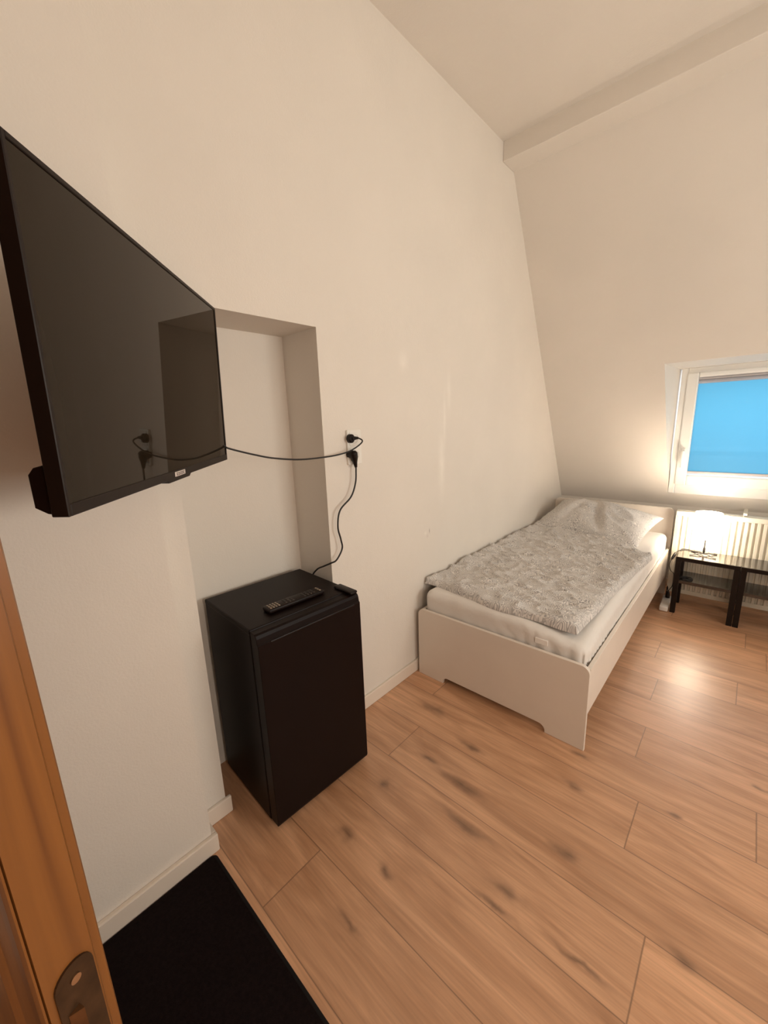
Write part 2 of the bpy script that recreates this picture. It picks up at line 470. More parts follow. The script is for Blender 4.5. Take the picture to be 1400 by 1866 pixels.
def rounded(x0, x1, z0, z1, r, corners=('tl', 'tr'), n=7):
    """outline of a board with some corners rounded (counter-clockwise from bottom left)"""
    pts = []
    def arc(cx, cz, a0):
        for k in range(n + 1):
            a = math.radians(a0 + 90 * k / n)
            pts.append((cx + r * math.cos(a), cz + r * math.sin(a)))
    if 'bl' in corners: arc(x0 + r, z0 + r, 180)
    else: pts.append((x0, z0))
    if 'br' in corners: arc(x1 - r, z0 + r, 270)
    else: pts.append((x1, z0))
    if 'tr' in corners: arc(x1 - r, z1 - r, 0)
    else: pts.append((x1, z1))
    if 'tl' in corners: arc(x0 + r, z1 - r, 90)
    else: pts.append((x0, z1))
    return pts

def fbm(p, octaves=3):
    v, a = 0.0, 1.0
    for _ in range(octaves):
        v += a * noise.noise(p); p = p * 2.03; a *= 0.5
    return v

# ------------------------------------------------------------------ room shell
H = 3.06          # ceiling
XR = 3.0          # right wall
YB = -2.7         # back wall
YF = 2.34         # knee wall below the sloping roof
K = 0.55          # slope: metres of depth per metre of height
def ys(z): return 1.097 + (2.955 - z) * K

# floor of planks
bm = bmesh.new()
l1 = bm.loops.layers.uv.new('plank'); l2 = bm.loops.layers.uv.new('seed')
PW, PL, Y0 = 0.2264, 1.285, -0.797
JO = {-2: .385, 0: 1.267, 2: 1.166, 1: .297, 3: 1.496, 4: 1.112, 6: 1.092, 7: 1.418, 8: 1.04, -1: .20, -3: .10, 5: .62, 9: .25}
rr = random.Random(3)
for row in range(-9, 15):
    jx = JO.get(row, rr.uniform(0, PL))
    for k in range(-3, 4):
        xa, xb = jx + (k - 1) * PL, jx + k * PL
        ya = Y0 + row * PW
        xa2, xb2 = max(xa, -0.34), min(xb, XR + 0.05)
        ya2, yb2 = max(ya, YB - .05), min(ya + PW, YF + .05)
        if xb2 <= xa2 or yb2 <= ya2: continue
        vs = [bm.verts.new((x, y, 0)) for x, y in ((xa2, ya2), (xb2, ya2), (xb2, yb2), (xa2, yb2))]
        f = bm.faces.new(vs)
        s, t = rr.random(), rr.random()
        for lp in f.loops:
            lp[l1].uv = (lp.vert.co.x - xa, lp.vert.co.y - ya); lp[l2].uv = (s, t)
fl = struct('floor', bm, M_floor, 'floor of oak-look laminate planks with dark knots', 'floor')
bm = bmesh.new(); box(bm, -0.34, XR + .05, YB - .05, YF + .05, -0.12, -0.004)
sub = obj('floor_slab', bm, M_trim, fl)

# left wall with the recess and the thicker pier near the door
NY0, NY1, NZ, ND = -1.17, -0.58, 1.815, -0.235
PX, PY = 0.10, -1.27
bm = bmesh.new()
prism(bm, [(-.40, YB - .2), (PX, YB - .2), (PX, PY), (0, PY), (0, NY0), (ND, NY0), (ND, NY1), (0, NY1), (0, YF + .3), (-.40, YF + .3)], 2, -0.02, NZ)
prism(bm, [(-.40, YB - .2), (PX, YB - .2), (PX, PY), (0, PY), (0, YF + .3), (-.40, YF + .3)], 2, NZ, H + .3)
struct('wall_left', bm, M_wallm, 'left plastered wall with a tall recess and a thicker pier', 'wall')
bm = bmesh.new(); box(bm, PX, XR + .2, YB - .2, YB, -.02, H + .3)
struct('wall_back', bm, M_wall, 'back wall behind the viewer', 'wall')

# right wall with a window
WY0, WY1, WZ0, WZ1 = -0.60, 0.80, 0.95, 2.15
bm = bmesh.new()
box(bm, XR, XR + .2, YB - .2, WY0, -.02, H + .3)
box(bm, XR, XR + .2, WY1, YF + .3, -.02, H + .3)
box(bm, XR, XR + .2, WY0, WY1, -.02, WZ0)
box(bm, XR, XR + .2, WY0, WY1, WZ1, H + .3)
struct('wall_right', bm, M_wall, 'right wall with a window', 'wall')

# ceiling
bm = bmesh.new(); box(bm, -.40, XR + .2, YB - .2, 1.2, H, H + .25)
struct('ceiling', bm, M_ceil, 'flat white ceiling', 'ceiling')

# far wall: knee wall, sloping roof lining and the recess of the window
X0o, X0i, X1 = 0.815, 0.856, 1.95
ZW = 0.805       # sill of the window recess
ZS = 1.767; ZT = 2.955 - (YF - 1.097) / K
bm = bmesh.new()
YO = 2.62
box(bm, -.1, XR + .1, YF, YO, -.02, ZT)                               # knee wall
prism(bm, [(ys(H + .3), H + .3), (ys(ZS), ZS), (YO, ZS), (YO, H + .3)], 0, -.1, XR + .1)   # above the window
prism(bm, [(ys(ZW), ZW), (YF, ZT), (YO, ZT), (YO, ZW)], 0, -.1, XR + .1)              # below the window
# left of the window, cheek slightly splayed
def wedge(xa, fx):
    yz = [(ys(ZS), ZS), (ys(ZW), ZW), (YO, ZW), (YO, ZS)]
    A = [bm.verts.new((xa, y, z)) for y, z in yz]
    B = [bm.verts.new((x, y, z)) for x, (y, z) in zip(fx, yz)]
    bm.faces.new(A); bm.faces.new(B)
    for i in range(4):
        bm.faces.new([A[i], A[(i + 1) % 4], B[(i + 1) % 4], B[i]])
wedge(-.1, (X0o, X0i, X0i, X0i))
wedge(XR + .1, (X1 + .04, X1, X1, X1))
struct('wall_far', bm, M_wall, 'low knee wall under the sloping roof with the window recess', 'wall')

# purlin boxed in under the ceiling
bm = bmesh.new(); box(bm, 0, XR, 0.945, 1.14, 2.955, H + .02, 0.004, 2)
struct('trim_1', bm, M_wall, 'boxed roof beam running under the ceiling', 'beam')

# baseboards
def board(bm, x0, x1, y0, y1, h): box(bm, x0, x1, y0, y1, 0, h, 0.004, 2)
bm = bmesh.new()
board(bm, 0, .014, NY1 + .0, YF, .070)
board(bm, 0, .014, PY, NY0 + .018, .070)
board(bm, PX, PX + .017, YB, PY + .016, .068)
board(bm, 0.0, PX, PY, PY + .016, .068)
struct('baseboard_left', bm, M_trim, 'low white baseboard along the left wall', 'baseboard')
bm = bmesh.new(); board(bm, .02, XR, YF - .014, YF, .06)
struct('baseboard_far', bm, M_trim, 'low white baseboard along the knee wall', 'baseboard')

# ------------------------------------------------------------------ window 1 (far wall)
ZB = ZW
def rect_frame(bm, x0, x1, z0, z1, w, y0, y1, bev=.004):
    """four mitre-free bars of width w (left, right, bottom, top)"""
    wl, wr, wb, wt = w
    box(bm, x0, x0 + wl, y0, y1, z0, z1, bev)
    box(bm, x1 - wr, x1, y0, y1, z0, z1, bev)
    box(bm, x0 + wl, x1 - wr, y0, y1, z0, z0 + wb, bev)
    box(bm, x0 + wl, x1 - wr, y0, y1, z1 - wt, z1, bev)
win = thing('window_1', 'white framed window under the sloping roof with blue blind', 'window', (1.4, YF, ZB))
win['kind'] = 'structure'
bm = bmesh.new(); rect_frame(bm, X0i, X1, ZB, ZS, (.040, .040, .075, .040), 2.275, 2.345)
obj('window_frame', bm, M_pvc, win, world=True)
SX0, SX1, SZ0, SZ1 = X0i + .037, X1 - .037, ZB + .071, ZS - .037
bm = bmesh.new(); rect_frame(bm, SX0, SX1, SZ0, SZ1, (.072, .072, .080, .035), 2.262, 2.33, .008)
obj('window_sash', bm, M_pvc, win, world=True)
bm = bmesh.new(); box(bm, SX0 + .06, SX1 - .06, 2.318, 2.324, SZ0 + .06, SZ1 - .02)
obj('window_pane', bm, M_glass, win, world=True)
# blind
bl = thing('roller_blind', 'blue backlit roller blind covering the window under the roof slope', 'blind', (1.4, 2.29, SZ1))
GX0, GX1, GZ0, GZ1 = SX0 + .070, SX1 - .070, SZ0 + .082, SZ1 - .033
bm = bmesh.new()
nx, nz_ = 30, 40
g = [[bm.verts.new((GX0 + (GX1 - GX0) * i / nx, 2.292 + .002 * math.sin(7 * i / nx + 3 * j / nz_) + (.005 * math.exp(-((j / nz_ - .24) / .02) ** 2)),
      GZ0 + .018 + (GZ1 - .03 - GZ0) * j / nz_)) for i in range(nx + 1)] for j in range(nz_ + 1)]
for j in range(nz_):
    for i in range(nx):
        bm.faces.new([g[j][i], g[j][i + 1], g[j + 1][i + 1], g[j + 1][i]])
o = obj('blind_cloth', bm, M_blind, bl, smooth=True, world=True)
bm = bmesh.new(); box(bm, GX0 + .001, GX1 - .001, 2.270, 2.297, GZ1 - .006, GZ1 + .004, .002)
box(bm, GX0 + .001, GX1 - .001, 2.272, 2.297, GZ1 - .020, GZ1 - .0062, .004)
obj('cassette', bm, M_grey, bl, world=True)
bm = bmesh.new(); tube(bm, [(GX0 + .002, 2.286, GZ1 - .034), (GX1 - .002, 2.286, GZ1 - .034)], .015, 20, False)
obj('cloth_roll', bm, M_roll, bl, smooth=True, world=True)
bm = bmesh.new(); box(bm, GX0 - .003, GX1 + .003, 2.280, 2.300, GZ0 + .010, GZ0 + .030, .004, 2)
obj('hem_bar', bm, M_grey, bl, world=True)
# handle
bm = bmesh.new(); box(bm, .915, .941, 2.252, 2.264, 1.085, 1.165, .004)
h = obj('window_handle', bm, M_pvc, win, world=True)
bm = bmesh.new(); tube(bm, [(.928, 2.256, 1.14), (.928, 2.22, 1.14)], .009, 12, False)
tube(bm, [(.928, 2.222, 1.146), (.928, 2.217, 1.10), (.929, 2.219, 1.02)], [.010, .010, .008], 12)
obj('lever', bm, M_pvc, h, smooth=True, world=True)

# window 2 (right wall)
w2 = thing('window_2', 'window in the right wall', 'window', (XR, .10, WZ0)); w2['kind'] = 'structure'
bm = bmesh.new()
for (y0, y1, z0, z1) in ((WY0, WY0 + .07, WZ0, WZ1), (WY1 - .07, WY1, WZ0, WZ1), (WY0 + .07, WY1 - .07, WZ0, WZ0 + .07), (WY0 + .07, WY1 - .07, WZ1 - .07, WZ1), (.07, .13, WZ0 + .07, WZ1 - .07)):
    box(bm, XR + .10, XR + .16, y0, y1, z0, z1, .005)
obj('window_frame', bm, M_pvc, w2, world=True)
bm = bmesh.new(); box(bm, XR + .125, XR + .13, WY0 + .06, WY1 - .06, WZ0 + .06, WZ1 - .06)
obj('window_pane', bm, M_glass, w2, world=True)

# ------------------------------------------------------------------ door at the left edge, seen on its lock edge
Dd = Vector((-.94, -.34, 0)).normalized(); Db = Vector((.34, -.94, 0)).normalized() * -1
DO = Vector((.909, -1.683, 0))
prof = [(0.0, .0), (0, .0415), (.004, .0440), (.011, .0445), (.0125, .0475), (.0125, .054), (.016, .0565), (.76, .0565), (.76, -.002),
        (.060, -.002), (.056, -.006), (.050, -.002), (.020, -.002), (.018, -.004), (.006, -.0045), (.001, -.003), (.0005, -.0015), (.005, -.0007)]
bm = bmesh.new()
pts = [((DO + Dd * a + Db * b_).x, (DO + Dd * a + Db * b_).y) for a, b_ in prof]
prism(bm, pts, 2, 0.022, 2.0)
dr = thing('door_1', 'open orange pine door leaf seen along its lock edge', 'door', (DO.x, DO.y, 0.022)); dr['kind'] = 'structure'
obj('door_leaf', bm, M_door, dr, world=True)
# lock face plate with rounded top, let into the edge
def dpt(a, b_, z): return DO + Dd * a + Db * b_ + Vector((0, 0, z))
bm = bmesh.new()
out = []
b0, b1, zt_, zb_ = .006, .0395, .942, .70
cr_ = (b1 - b0) / 2
for k in range(13):
    a = math.radians(180 * k / 12)
    out.append((b0 + cr_ + cr_ * math.cos(a), zt_ - cr_ + cr_ * math.sin(a)))
for k in range(13):
    a = math.radians(180 + 180 * k / 12)
    out.append((b0 + cr_ + cr_ * math.cos(a), zb_ + cr_ + cr_ * math.sin(a)))
A = [bm.verts.new(dpt(-.0025, p, z)) for p, z in out]; B = [bm.verts.new(dpt(.004, p, z)) for p, z in out]
bm.faces.new(A); bm.faces.new(B)
for i in range(len(out)):
    bm.faces.new([A[i], A[(i + 1) % len(out)], B[(i + 1) % len(out)], B[i]])
pl = obj('lock_plate', bm, M_plate, dr, label='dark brass lock face plate with a rounded top', world=True)
bm = bmesh.new()
tube(bm, [dpt(-.001, b0 + cr_, zt_ - .018), dpt(-.0045, b0 + cr_, zt_ - .018)], .0045, 16, False)
obj('screw', bm, M_screw, pl, smooth=True, world=True)
bm = bmesh.new()
z0_, z1_ = .845, .893
A = [dpt(-.010 if b_ > .018 else -.0035, b_, z) for z in (z0_, z1_) for b_ in (.011, .021)]
A2 = [dpt(.002, b_, z) for z in (z0_, z1_) for b_ in (.011, .021)]
vs = [bm.verts.new(v) for v in A + A2]
for f in ((0, 1, 3, 2), (4, 6, 7, 5), (0, 4, 5, 1), (2, 3, 7, 6), (0, 2, 6, 4), (1, 5, 7, 3)):
    bm.faces.new([vs[i] for i in f])
obj('latch', bm, M_latch, pl, world=True)

# ------------------------------------------------------------------ doormat
mt = thing('doormat', 'large charcoal doormat on the floor beside the door and pier', 'mat', (.6, -1.75, 0))
bm = bmesh.new(); prism(bm, rounded(.1185, 1.16, -2.25, -1.272, .018, ('tl', 'tr', 'bl', 'br')), 2, 0.0, .005, .0015, 1)
obj('rim', bm, M_matrim, mt, world=True)
bm = bmesh.new(); prism(bm, rounded(.128, 1.15, -2.24, -1.282, .012, ('tl', 'tr', 'bl', 'br')), 2, 0.005, .011, .002, 2)
obj('pile', bm, M_mat, mt, world=True)

# ------------------------------------------------------------------ bed
BX0, BX1, BL, FH, HH, TH = .0311, .9356, 2.10, .4075, .7147, .018
bed = thing('bed_frame', 'white single bed frame standing along the left wall under the slope', 'bed', (BX0, 0, 0))
def end_board(name, y0, y1, h):
    o1 = rounded(BX0, BX1, 0, h, .036)
    # cut-out at the foot between two feet, with rounded inner corners
    n0, n1, nh, r = BX0 + .166, BX1 - .171, .038, .030
    cut = [(n0, 0)]
    for k in range(7):
        a = math.radians(90 * k / 6); cut.append((n0 + r - r * math.cos(a), nh - r + r * math.sin(a)))
    for k in range(7):
        a = math.radians(90 * k / 6); cut.append((n1 - r + r * math.sin(a), nh - r + r * math.cos(a)))
    cut.append((n1, 0))
    bm = bmesh.new(); prism(bm, [o1[0]] + cut + o1[1:], 1, y0, y1, .0012, 2)
    return obj(name, bm, M_white, bed, world=True)
end_board('footboard', 0, TH, FH)
end_board('headboard', BL, BL + TH, HH)
for x0, x1 in ((BX1 - .019, BX1 - .001), (BX0 + .001, BX0 + .019)):
    bm = bmesh.new(); box(bm, x0, x1, TH, BL, .175, .392, .0015, 2)
    obj('side_rail', bm, M_white, bed, world=True)
bm = bmesh.new()
for k in range(14):
    y = .10 + k * .145
    box(bm, BX0 + .019, BX1 - .019, y, y + .07, .235, .255)
obj('slats', bm, M_trim, bed, world=True)

# mattress in a white fitted sheet
def superbox(bm, x0, x1, y0, y1, z0, z1, r, nx, ny, nz, disp):
    """rounded box as a displaced grid cube"""
    def P(u, v, w):
        p = Vector((x0 + (x1 - x0) * u, y0 + (y1 - y0) * v, z0 + (z1 - z0) * w))
        c = Vector((min(max(p.x, x0 + r), x1 - r), min(max(p.y, y0 + r), y1 - r), min(max(p.z, z0 + r), z1 - r)))
        d = p - c
        if d.length > 1e-9:
            q = c + d.normalized() * r
        else: q = p
        return disp(q, d)
    seen = {}
    def V(i, j, k):
        key = (i, j, k)
        if key not in seen: seen[key] = bm.verts.new(P(i / nx, j / ny, k / nz))
        return seen[key]
    for i in range(nx):
        for j in range(ny):
            for k in (0, nz):
                bm.faces.new([V(i, j, k), V(i + 1, j, k), V(i + 1, j + 1, k), V(i, j + 1, k)])
    for i in range(nx):
        for k in range(nz):
            for j in (0, ny):
                bm.faces.new([V(i, j, k), V(i + 1, j, k), V(i + 1, j, k + 1), V(i, j, k + 1)])
    for j in range(ny):
        for k in range(nz):
            for i in (0, nx):
                bm.faces.new([V(i, j, k), V(i, j + 1, k), V(i, j + 1, k + 1), V(i, j, k + 1)])
MX0, MX1, MY0, MY1, MZ0, MZ1 = BX0 + .022, BX1 - .021, .026, 2.09, .257, .515
def mdisp(q, d):
    q = q.copy()
    f = max(0.0, (q.z - MZ0) / (MZ1 - MZ0))
    # the corner nearest the room sags a little, with gathered folds below it
    cd = math.hypot((q.x - MX1) / .20, (q.y - MY0) / .25)
    s = math.exp(-cd * cd)
    s2 = math.exp(-(math.hypot((q.x - MX1) / .34, (q.y - MY0) / .50)) ** 2)
    q.z -= .034 * s * f
    q.z -= .012 * max(0, (q.x - .5) / .4) * f * math.exp(-((q.y - MY0) / .5) ** 2)
    dirv = Vector((d.x, d.y, 0))
    if f < .97 and dirv.length > 1e-6:
        tpos = (q.x - MX1) if abs(d.y) > abs(d.x) else (q.y - MY0)
        fold = .5 + .5 * math.sin(2 * math.pi * (tpos / .052 + 1.1 * q.z / .1 * (.3 + abs(tpos))) + 2.5 * noise.noise(q * 9))
        q -= dirv.normalized() * (.013 * fold ** 2 * s2 * min(1.0, (1 - f) * 2.2) + .003 * (.5 + noise.noise(q * 12)))
    if f > .5:
        q.z += .003 * fbm(q * 5)
    q.x = min(max(q.x, MX0), MX1); q.y = max(q.y, MY0)
    return q
ms = thing('mattress', 'mattress in a white fitted sheet lying in the bed frame', 'mattress', (.48, 1.05, MZ0))
bm = bmesh.new(); superbox(bm, MX0, MX1, MY0, MY1, MZ0, MZ1, .045, 80, 160, 20, mdisp)
obj('fitted_sheet', bm, M_sheet, ms, smooth=True, world=True)
bm = bmesh.new(); box(bm, .690, .748, MY0 - .0025, MY0 + .004, .427, .452, .001)
obj('care_label', bm, M_patch, ms, label='small pale label showing on the foot end of the sheet', world=True)

# duvet: thin, crumpled, laid askew
def grid_cloth(bm, F, nu, nv, thick, uvs):
    ul = bm.loops.layers.uv.new('UVMap')
    top = [[bm.verts.new(F(i / nu, j / nv)) for i in range(nu + 1)] for j in range(nv + 1)]
    bot = [[bm.verts.new(top[j][i].co - Vector((0, 0, thick(i / nu, j / nv)))) for i in range(nu + 1)] for j in range(nv + 1)]
    def face(vs, ij):
        f = bm.faces.new(vs)
        for lp, (i, j) in zip(f.loops, ij): lp[ul].uv = (i / nu * uvs[0], j / nv * uvs[1])
    for j in range(nv):
        for i in range(nu):
            q = [(i, j), (i + 1, j), (i + 1, j + 1), (i, j + 1)]
            face([top[b_][a] for a, b_ in q], q)
            face([bot[b_][a] for a, b_ in q[::-1]], q[::-1])
    for i in range(nu):
        for j in (0, nv):
            face([top[j][i], top[j][i + 1], bot[j][i + 1], bot[j][i]], [(i, j), (i + 1, j), (i + 1, j), (i, j)])
    for j in range(nv):
        for i in (0, nu):
            face([top[j][i], top[j + 1][i], bot[j + 1][i], bot[j][i]], [(i, j), (i, j + 1), (i, j + 1), (i, j)])
def duv(u, v):
    # corners measured on the bed: foot-left, foot-right, head-right, head-left
    fl_, fr_, hr_, hl_ = Vector((.010, .085)), Vector((.850, .055)), Vector((.928, 1.33)), Vector((.022, 1.90))
    p = (fl_ * (1 - u) + fr_ * u) * (1 - v) + (hl_ * (1 - u) + hr_ * u) * v
    p.y += .018 * math.sin(u * 7.5 + .6) * (1 - v) * (1 - v) + .015 * noise.noise(Vector((u * 5, 0, 3))) * (1 - v)
    p.x += .004 * math.sin(v * 6.0 + 1.0) * u + (.006 * noise.noise(Vector((v * 7, 2, 0)))) * u
    p.y += .05 * math.sin(math.pi * u) * v * v
    x, y = p.x, p.y
    e = min(u / .035, (1 - u) / .035, v / .02, (1 - v) / .025, 1.0)
    puff = math.sqrt(max(0.0, 1 - (1 - e) ** 2))
    q = Vector((u * 2.4, v * 5.2, 0.0))
    r1 = fbm(Vector((u * 3.2 + .3 * v, v * 6.5, 1.7)), 3)
    # long ridges running across the bed, as left when it was shaken out
    w = v * 9.0 + 1.2 * u + .9 * noise.noise(Vector((u * 2.1, v * 3.0, 5)))
    ridge = (1 - abs(math.sin(w * 1.55))) ** 4
    r2 = 1 - abs(noise.noise(Vector((u * 3.0 + 9, v * 14 - u * 2, 2))))
    r3 = 1 - abs(noise.noise(Vector((u * 9.0, v * 34 - 4 * u, 8))))
    z = .518 + puff * (.022 + .010 * r1 + .012 * ridge + .016 * (r2 ** 6) + .013 * r3 ** 4)
    cd = math.hypot((x - MX1) / .20, (y - MY0) / .25)
    z -= .014 * math.exp(-cd * cd)
    z += .022 * math.exp(-((u - 0.0) / .10) ** 2) * (.35 + .65 * v)          # pushed up along the wall
    z += .030 * math.exp(-((1 - v) / .10) ** 2) * math.exp(-((u - .25) / .35) ** 2)
    return Vector((max(x, .006), y, z))
def dth(u, v):
    e = min(u / .035, (1 - u) / .035, v / .02, (1 - v) / .025, 1.0)
    return .006 + .012 * e
bm = bmesh.new(); grid_cloth(bm, duv, 130, 270, dth, (.88, 1.6))
tag(obj('duvet', bm, M_bedding, smooth=True), 'thin crumpled grey patterned duvet spread over the mattress', 'duvet')

# pillow: soft, propped against the headboard
def pil(u, v, side):
    a, b_ = 2 * u - 1, 2 * v - 1
    ex = (1 - abs(a) ** 2.6) ; ey = (1 - abs(b_) ** 2.6)
    t = max(0.0, ex * ey) ** .48
    px = .40 * a * (1 - .07 * (1 - abs(b_) ** 2)) if True else 0
    py = .265 * b_ * (1 - .09 * (1 - abs(a) ** 2))
    hgt = .115 if side > 0 else .055
    z = side * hgt * t
    if side > 0:
        z += .030 * t * fbm(Vector((u * 2.6, v * 2.6, 4)), 3)
        z += .020 * t * (1 - abs(noise.noise(Vector((u * 3 + v * 3, v * 2 - u, 7))))) ** 5
        z += .03 * math.exp(-((u - .33) / .25) ** 2 - ((v - .6) / .3) ** 2)
        d_ = u - (.52 + .28 * (.55 - v)); w_ = t * math.exp(-((v - .35) / .38) ** 2)
        z += w_ * (.026 * math.exp(-((d_ - .07) / .055) ** 2) - .040 * math.exp(-(d_ / .045) ** 2))
        d2 = u - (.30 + .2 * (v - .3))
        z -= .018 * w_ * math.exp(-(d2 / .04) ** 2)
    return Vector((px, py, z))
bm = bmesh.new()
ul = bm.loops.layers.uv.new('UVMap')
nu, nv = 60, 44
T_ = [[bm.verts.new(pil(i / nu, j / nv, 1)) for i in range(nu + 1)] for j in range(nv + 1)]
B_ = [[(T_[j][i] if i in (0, nu) or j in (0, nv) else bm.verts.new(pil(i / nu, j / nv, -1))) for i in range(nu + 1)] for j in range(nv + 1)]
for j in range(nv):
    for i in range(nu):
        for G, od in ((T_, 1), (B_, -1)):
            q = [(i, j), (i + 1, j), (i + 1, j + 1), (i, j + 1)][::od]
            try: f = bm.faces.new([G[b_][a] for a, b_ in q])
            except ValueError: continue
            for lp, (a, b_) in zip(f.loops, q): lp[ul].uv = (a / nu * .8, b_ / nv * .55 + 2)
R_ = Matrix.Translation((.450, 1.805, .590)) @ Matrix.Rotation(math.radians(-9), 4, 'Z') @ Matrix.Rotation(math.radians(17), 4, 'X') @ Matrix.Rotation(math.radians(3), 4, 'Y')
bm.transform(R_)
tag(obj('pillow', bm, M_bedding, smooth=True), 'plump grey patterned pillow leaning on the headboard', 'pillow')

# ------------------------------------------------------------------ mini fridge in the recess
FW, FD, FZ = .441, .425, .784
fr = thing('mini_fridge', 'black mini fridge standing in the wall recess', 'fridge', (.222, -1.085, 0), -.045)
# local: x toward the room (front at 0), y along the front 0..FW
bm = bmesh.new(); box(bm, -FD, -.052, 0, FW, .012, FZ - .002, .005, 2)
obj('cabinet', bm, M_black, fr)
bm = bmesh.new(); box(bm, -FD, -.050, -.001, FW + .001, FZ - .020, FZ, .005, 2)
obj('top_panel', bm, M_black, fr)
bm = bmesh.new()
# door: recessed grip along the upper edge
prism(bm, [(-.047, .022), (-.002, .022), (0, .030), (0, FZ - .040), (-.005, FZ - .034), (-.007, FZ - .018), (-.012, FZ - .008), (-.020, FZ - .004), (-.047, FZ - .004)], 1, 0.0, FW, .002, 2)
d_ = obj('door', bm, M_black, fr)
bm = bmesh.new(); box(bm, -.014, .0018, .045, FW - .030, FZ - .046, FZ - .037, .003, 2)
obj('grip_rail', bm, M_blackp, d_)
bm = bmesh.new(); box(bm, -.053, -.046, .008, FW - .008, .03, FZ - .012)
obj('door_seal', bm, M_rubber, fr)
bm = bmesh.new(); box(bm, -.115, -.006, FW - .040, FW - .004, FZ, FZ + .011, .005, 3)
obj('hinge_cover', bm, M_blackp, fr, smooth=True)
for x, y in ((-.09, .04), (-.09, FW - .04), (-FD + .05, .04), (-FD + .05, FW - .04)):
    bm = bmesh.new(); lathe(bm, [(.016, 0), (.018, .004), (.014, .014)], x, y, 20)
    obj('foot', bm, M_rubber, fr, smooth=True)
# its power cord rising to the lower socket
bm = bmesh.new()
tube(bm, [(-.150, -.603, .45), (-.145, -.603, .62), (-.125, -.602, .74), (-.080, -.602, .795), (-.03, -.599, .822), (.010, -.592, .842), (.028, -.572, .856), (.03, -.538, .900), (.03, -.543, .945), (.03, -.555, 1.003), (.03, -.537, 1.073),
          (.03, -.468, 1.123), (.03, -.437, 1.181), (.030, -.430, 1.235), (.030, -.430, 1.262)], .0038, 10)
cd_ = obj('power_cord', bm, M_rubber, fr, smooth=True, world=True)
bm = bmesh.new()
tube(bm, [(.028, -.427, 1.250), (.029, -.432, 1.272), (.030, -.437, 1.295), (.030, -.441, 1.312), (.029, -.443, 1.322)], [.006, .010, .017, .019, .012], 16)
tube(bm, [(.004, -.442, 1.308), (.030, -.442, 1.308)], .0175, 20, False)
obj('plug', bm, M_blackp, cd_, smooth=True, world=True)

# remote control on the fridge
rm = thing('remote_control', 'long black television remote lying on top of the fridge', 'remote', (.107, -.855, FZ), math.radians(-3.5))
bm = bmesh.new(); box(bm, -.025, .027, -.122, .120, .001, .018, .006, 3)
obj('body', bm, M_blackp, rm, smooth=True)
for gname, rows, cols, y0, sp, mm in (('keypad', 4, 3, -.108, .011, M_buttonl), ('keypad', 3, 3, -.045, .015, M_button), ('keypad', 4, 3, .035, .014, M_button), ('keypad', 1, 3, .104, .012, M_buttonl)):
    bm = bmesh.new()
    for i in range(rows):
        for j in range(cols):
            x = -.013 + j * .014; y = y0 + i * sp
            box(bm, x - .0042, x + .0042, y - .0032, y + .0032, .0172, .0200, .0008, 1)
    obj(gname, bm, mm, rm)

# ------------------------------------------------------------------ double wall socket
sk = thing('wall_socket', 'white double wall socket beside the recess with two black plugs', 'socket', (0, -.4125, 1.337))
SY0, SY1, SZa, SZb = -.4125 - .0415, -.4125 + .0415, 1.261, 1.414
bm = bmesh.new(); prism(bm, [(y, z) for y, z in rounded(SY0, SY1, SZa, SZb, .006, ('tl', 'tr', 'bl', 'br'), 4)], 0, 0.0, .011, .002, 2)
obj('frame', bm, M_socket, sk, world=True)
for zc in (1.3745, 1.3035):
    bm = bmesh.new()
    prism(bm, rounded(-.4425, -.3825, zc - .030, zc + .030, .005, ('tl', 'tr', 'bl', 'br'), 4), 0, .009, .0135, .001, 2)
    ins = obj('insert', bm, M_socket, sk, world=True)
    bm = bmesh.new()
    lathe(bm, [(.0205, 0), (.0195, .002), (.0200, .0025), (.0215, .0022)], 0, 0, 32, False)
    bm.transform(Matrix.Translation((.0132, -.4125, zc)) @ Matrix.Rotation(math.pi / 2, 4, 'Y'))
    obj('socket_ring', bm, M_socket, ins, smooth=True, world=True)

# ------------------------------------------------------------------ television on the wall
TW, THh = .8074, .4717
u = Vector((-.743, .668, .019)).normalized(); n_ = Vector((.668, .744, -.040)); n_ = (n_ - u * n_.dot(u)).normalized(); v_ = n_.cross(u)
if v_.z < 0: v_ = -v_
BLc = Vector((.612, -1.549, 1.319))
tvm = Matrix.Identity(4)
for i in range(3):
    tvm[i][0], tvm[i][1], tvm[i][2] = u[i], -n_[i], v_[i]        # x right, y backwards, z up
tvm.translation = BLc + u * (TW / 2)
tv = thing('television', 'black flat television swung out from the left wall beside the recess', 'television')
tv.matrix_basis = tvm
hw = TW / 2
bm = bmesh.new()
BZ = .018
rect_frame_pts = ((-hw, -hw + .007, 0, THh), (hw - .006, hw, 0, THh), (-hw + .007, hw - .006, 0, BZ), (-hw + .007, hw - .006, THh - .008, THh))
for x0, x1, z0, z1 in rect_frame_pts: box(bm, x0, x1, 0, .024, z0, z1, .0012, 1)
bz = obj('bezel', bm, M_bezel, tv)
bm = bmesh.new(); box(bm, -hw + .006, hw - .005, .0025, .008, BZ - .001, THh - .007)
obj('screen', bm, M_screen, tv)
bm = bmesh.new(); box(bm, -hw + .004, hw - .004, .009, .0235, .004, THh - .004)
obj('back_panel', bm, M_blackp, tv)
bm = bmesh.new()
prism(bm, [(.022, .001), (.034, .003), (.050, .012), (.051, .060), (.043, .070), (.022, .076)], 0, -hw + .008, hw - .16, .002, 2)
obj('back_housing', bm, M_blackp, tv)
bm = bmesh.new()
prism(bm, [(-.075, .002), (-.062, -.0065), (.062, -.0065), (.075, .002)], 1, .001, .022, .0008, 1)
obj('chin', bm, M_bezel, tv)
bm = bmesh.new(); box(bm, -.030, .030, -.0012, .001, .004, .015, .0006, 1)
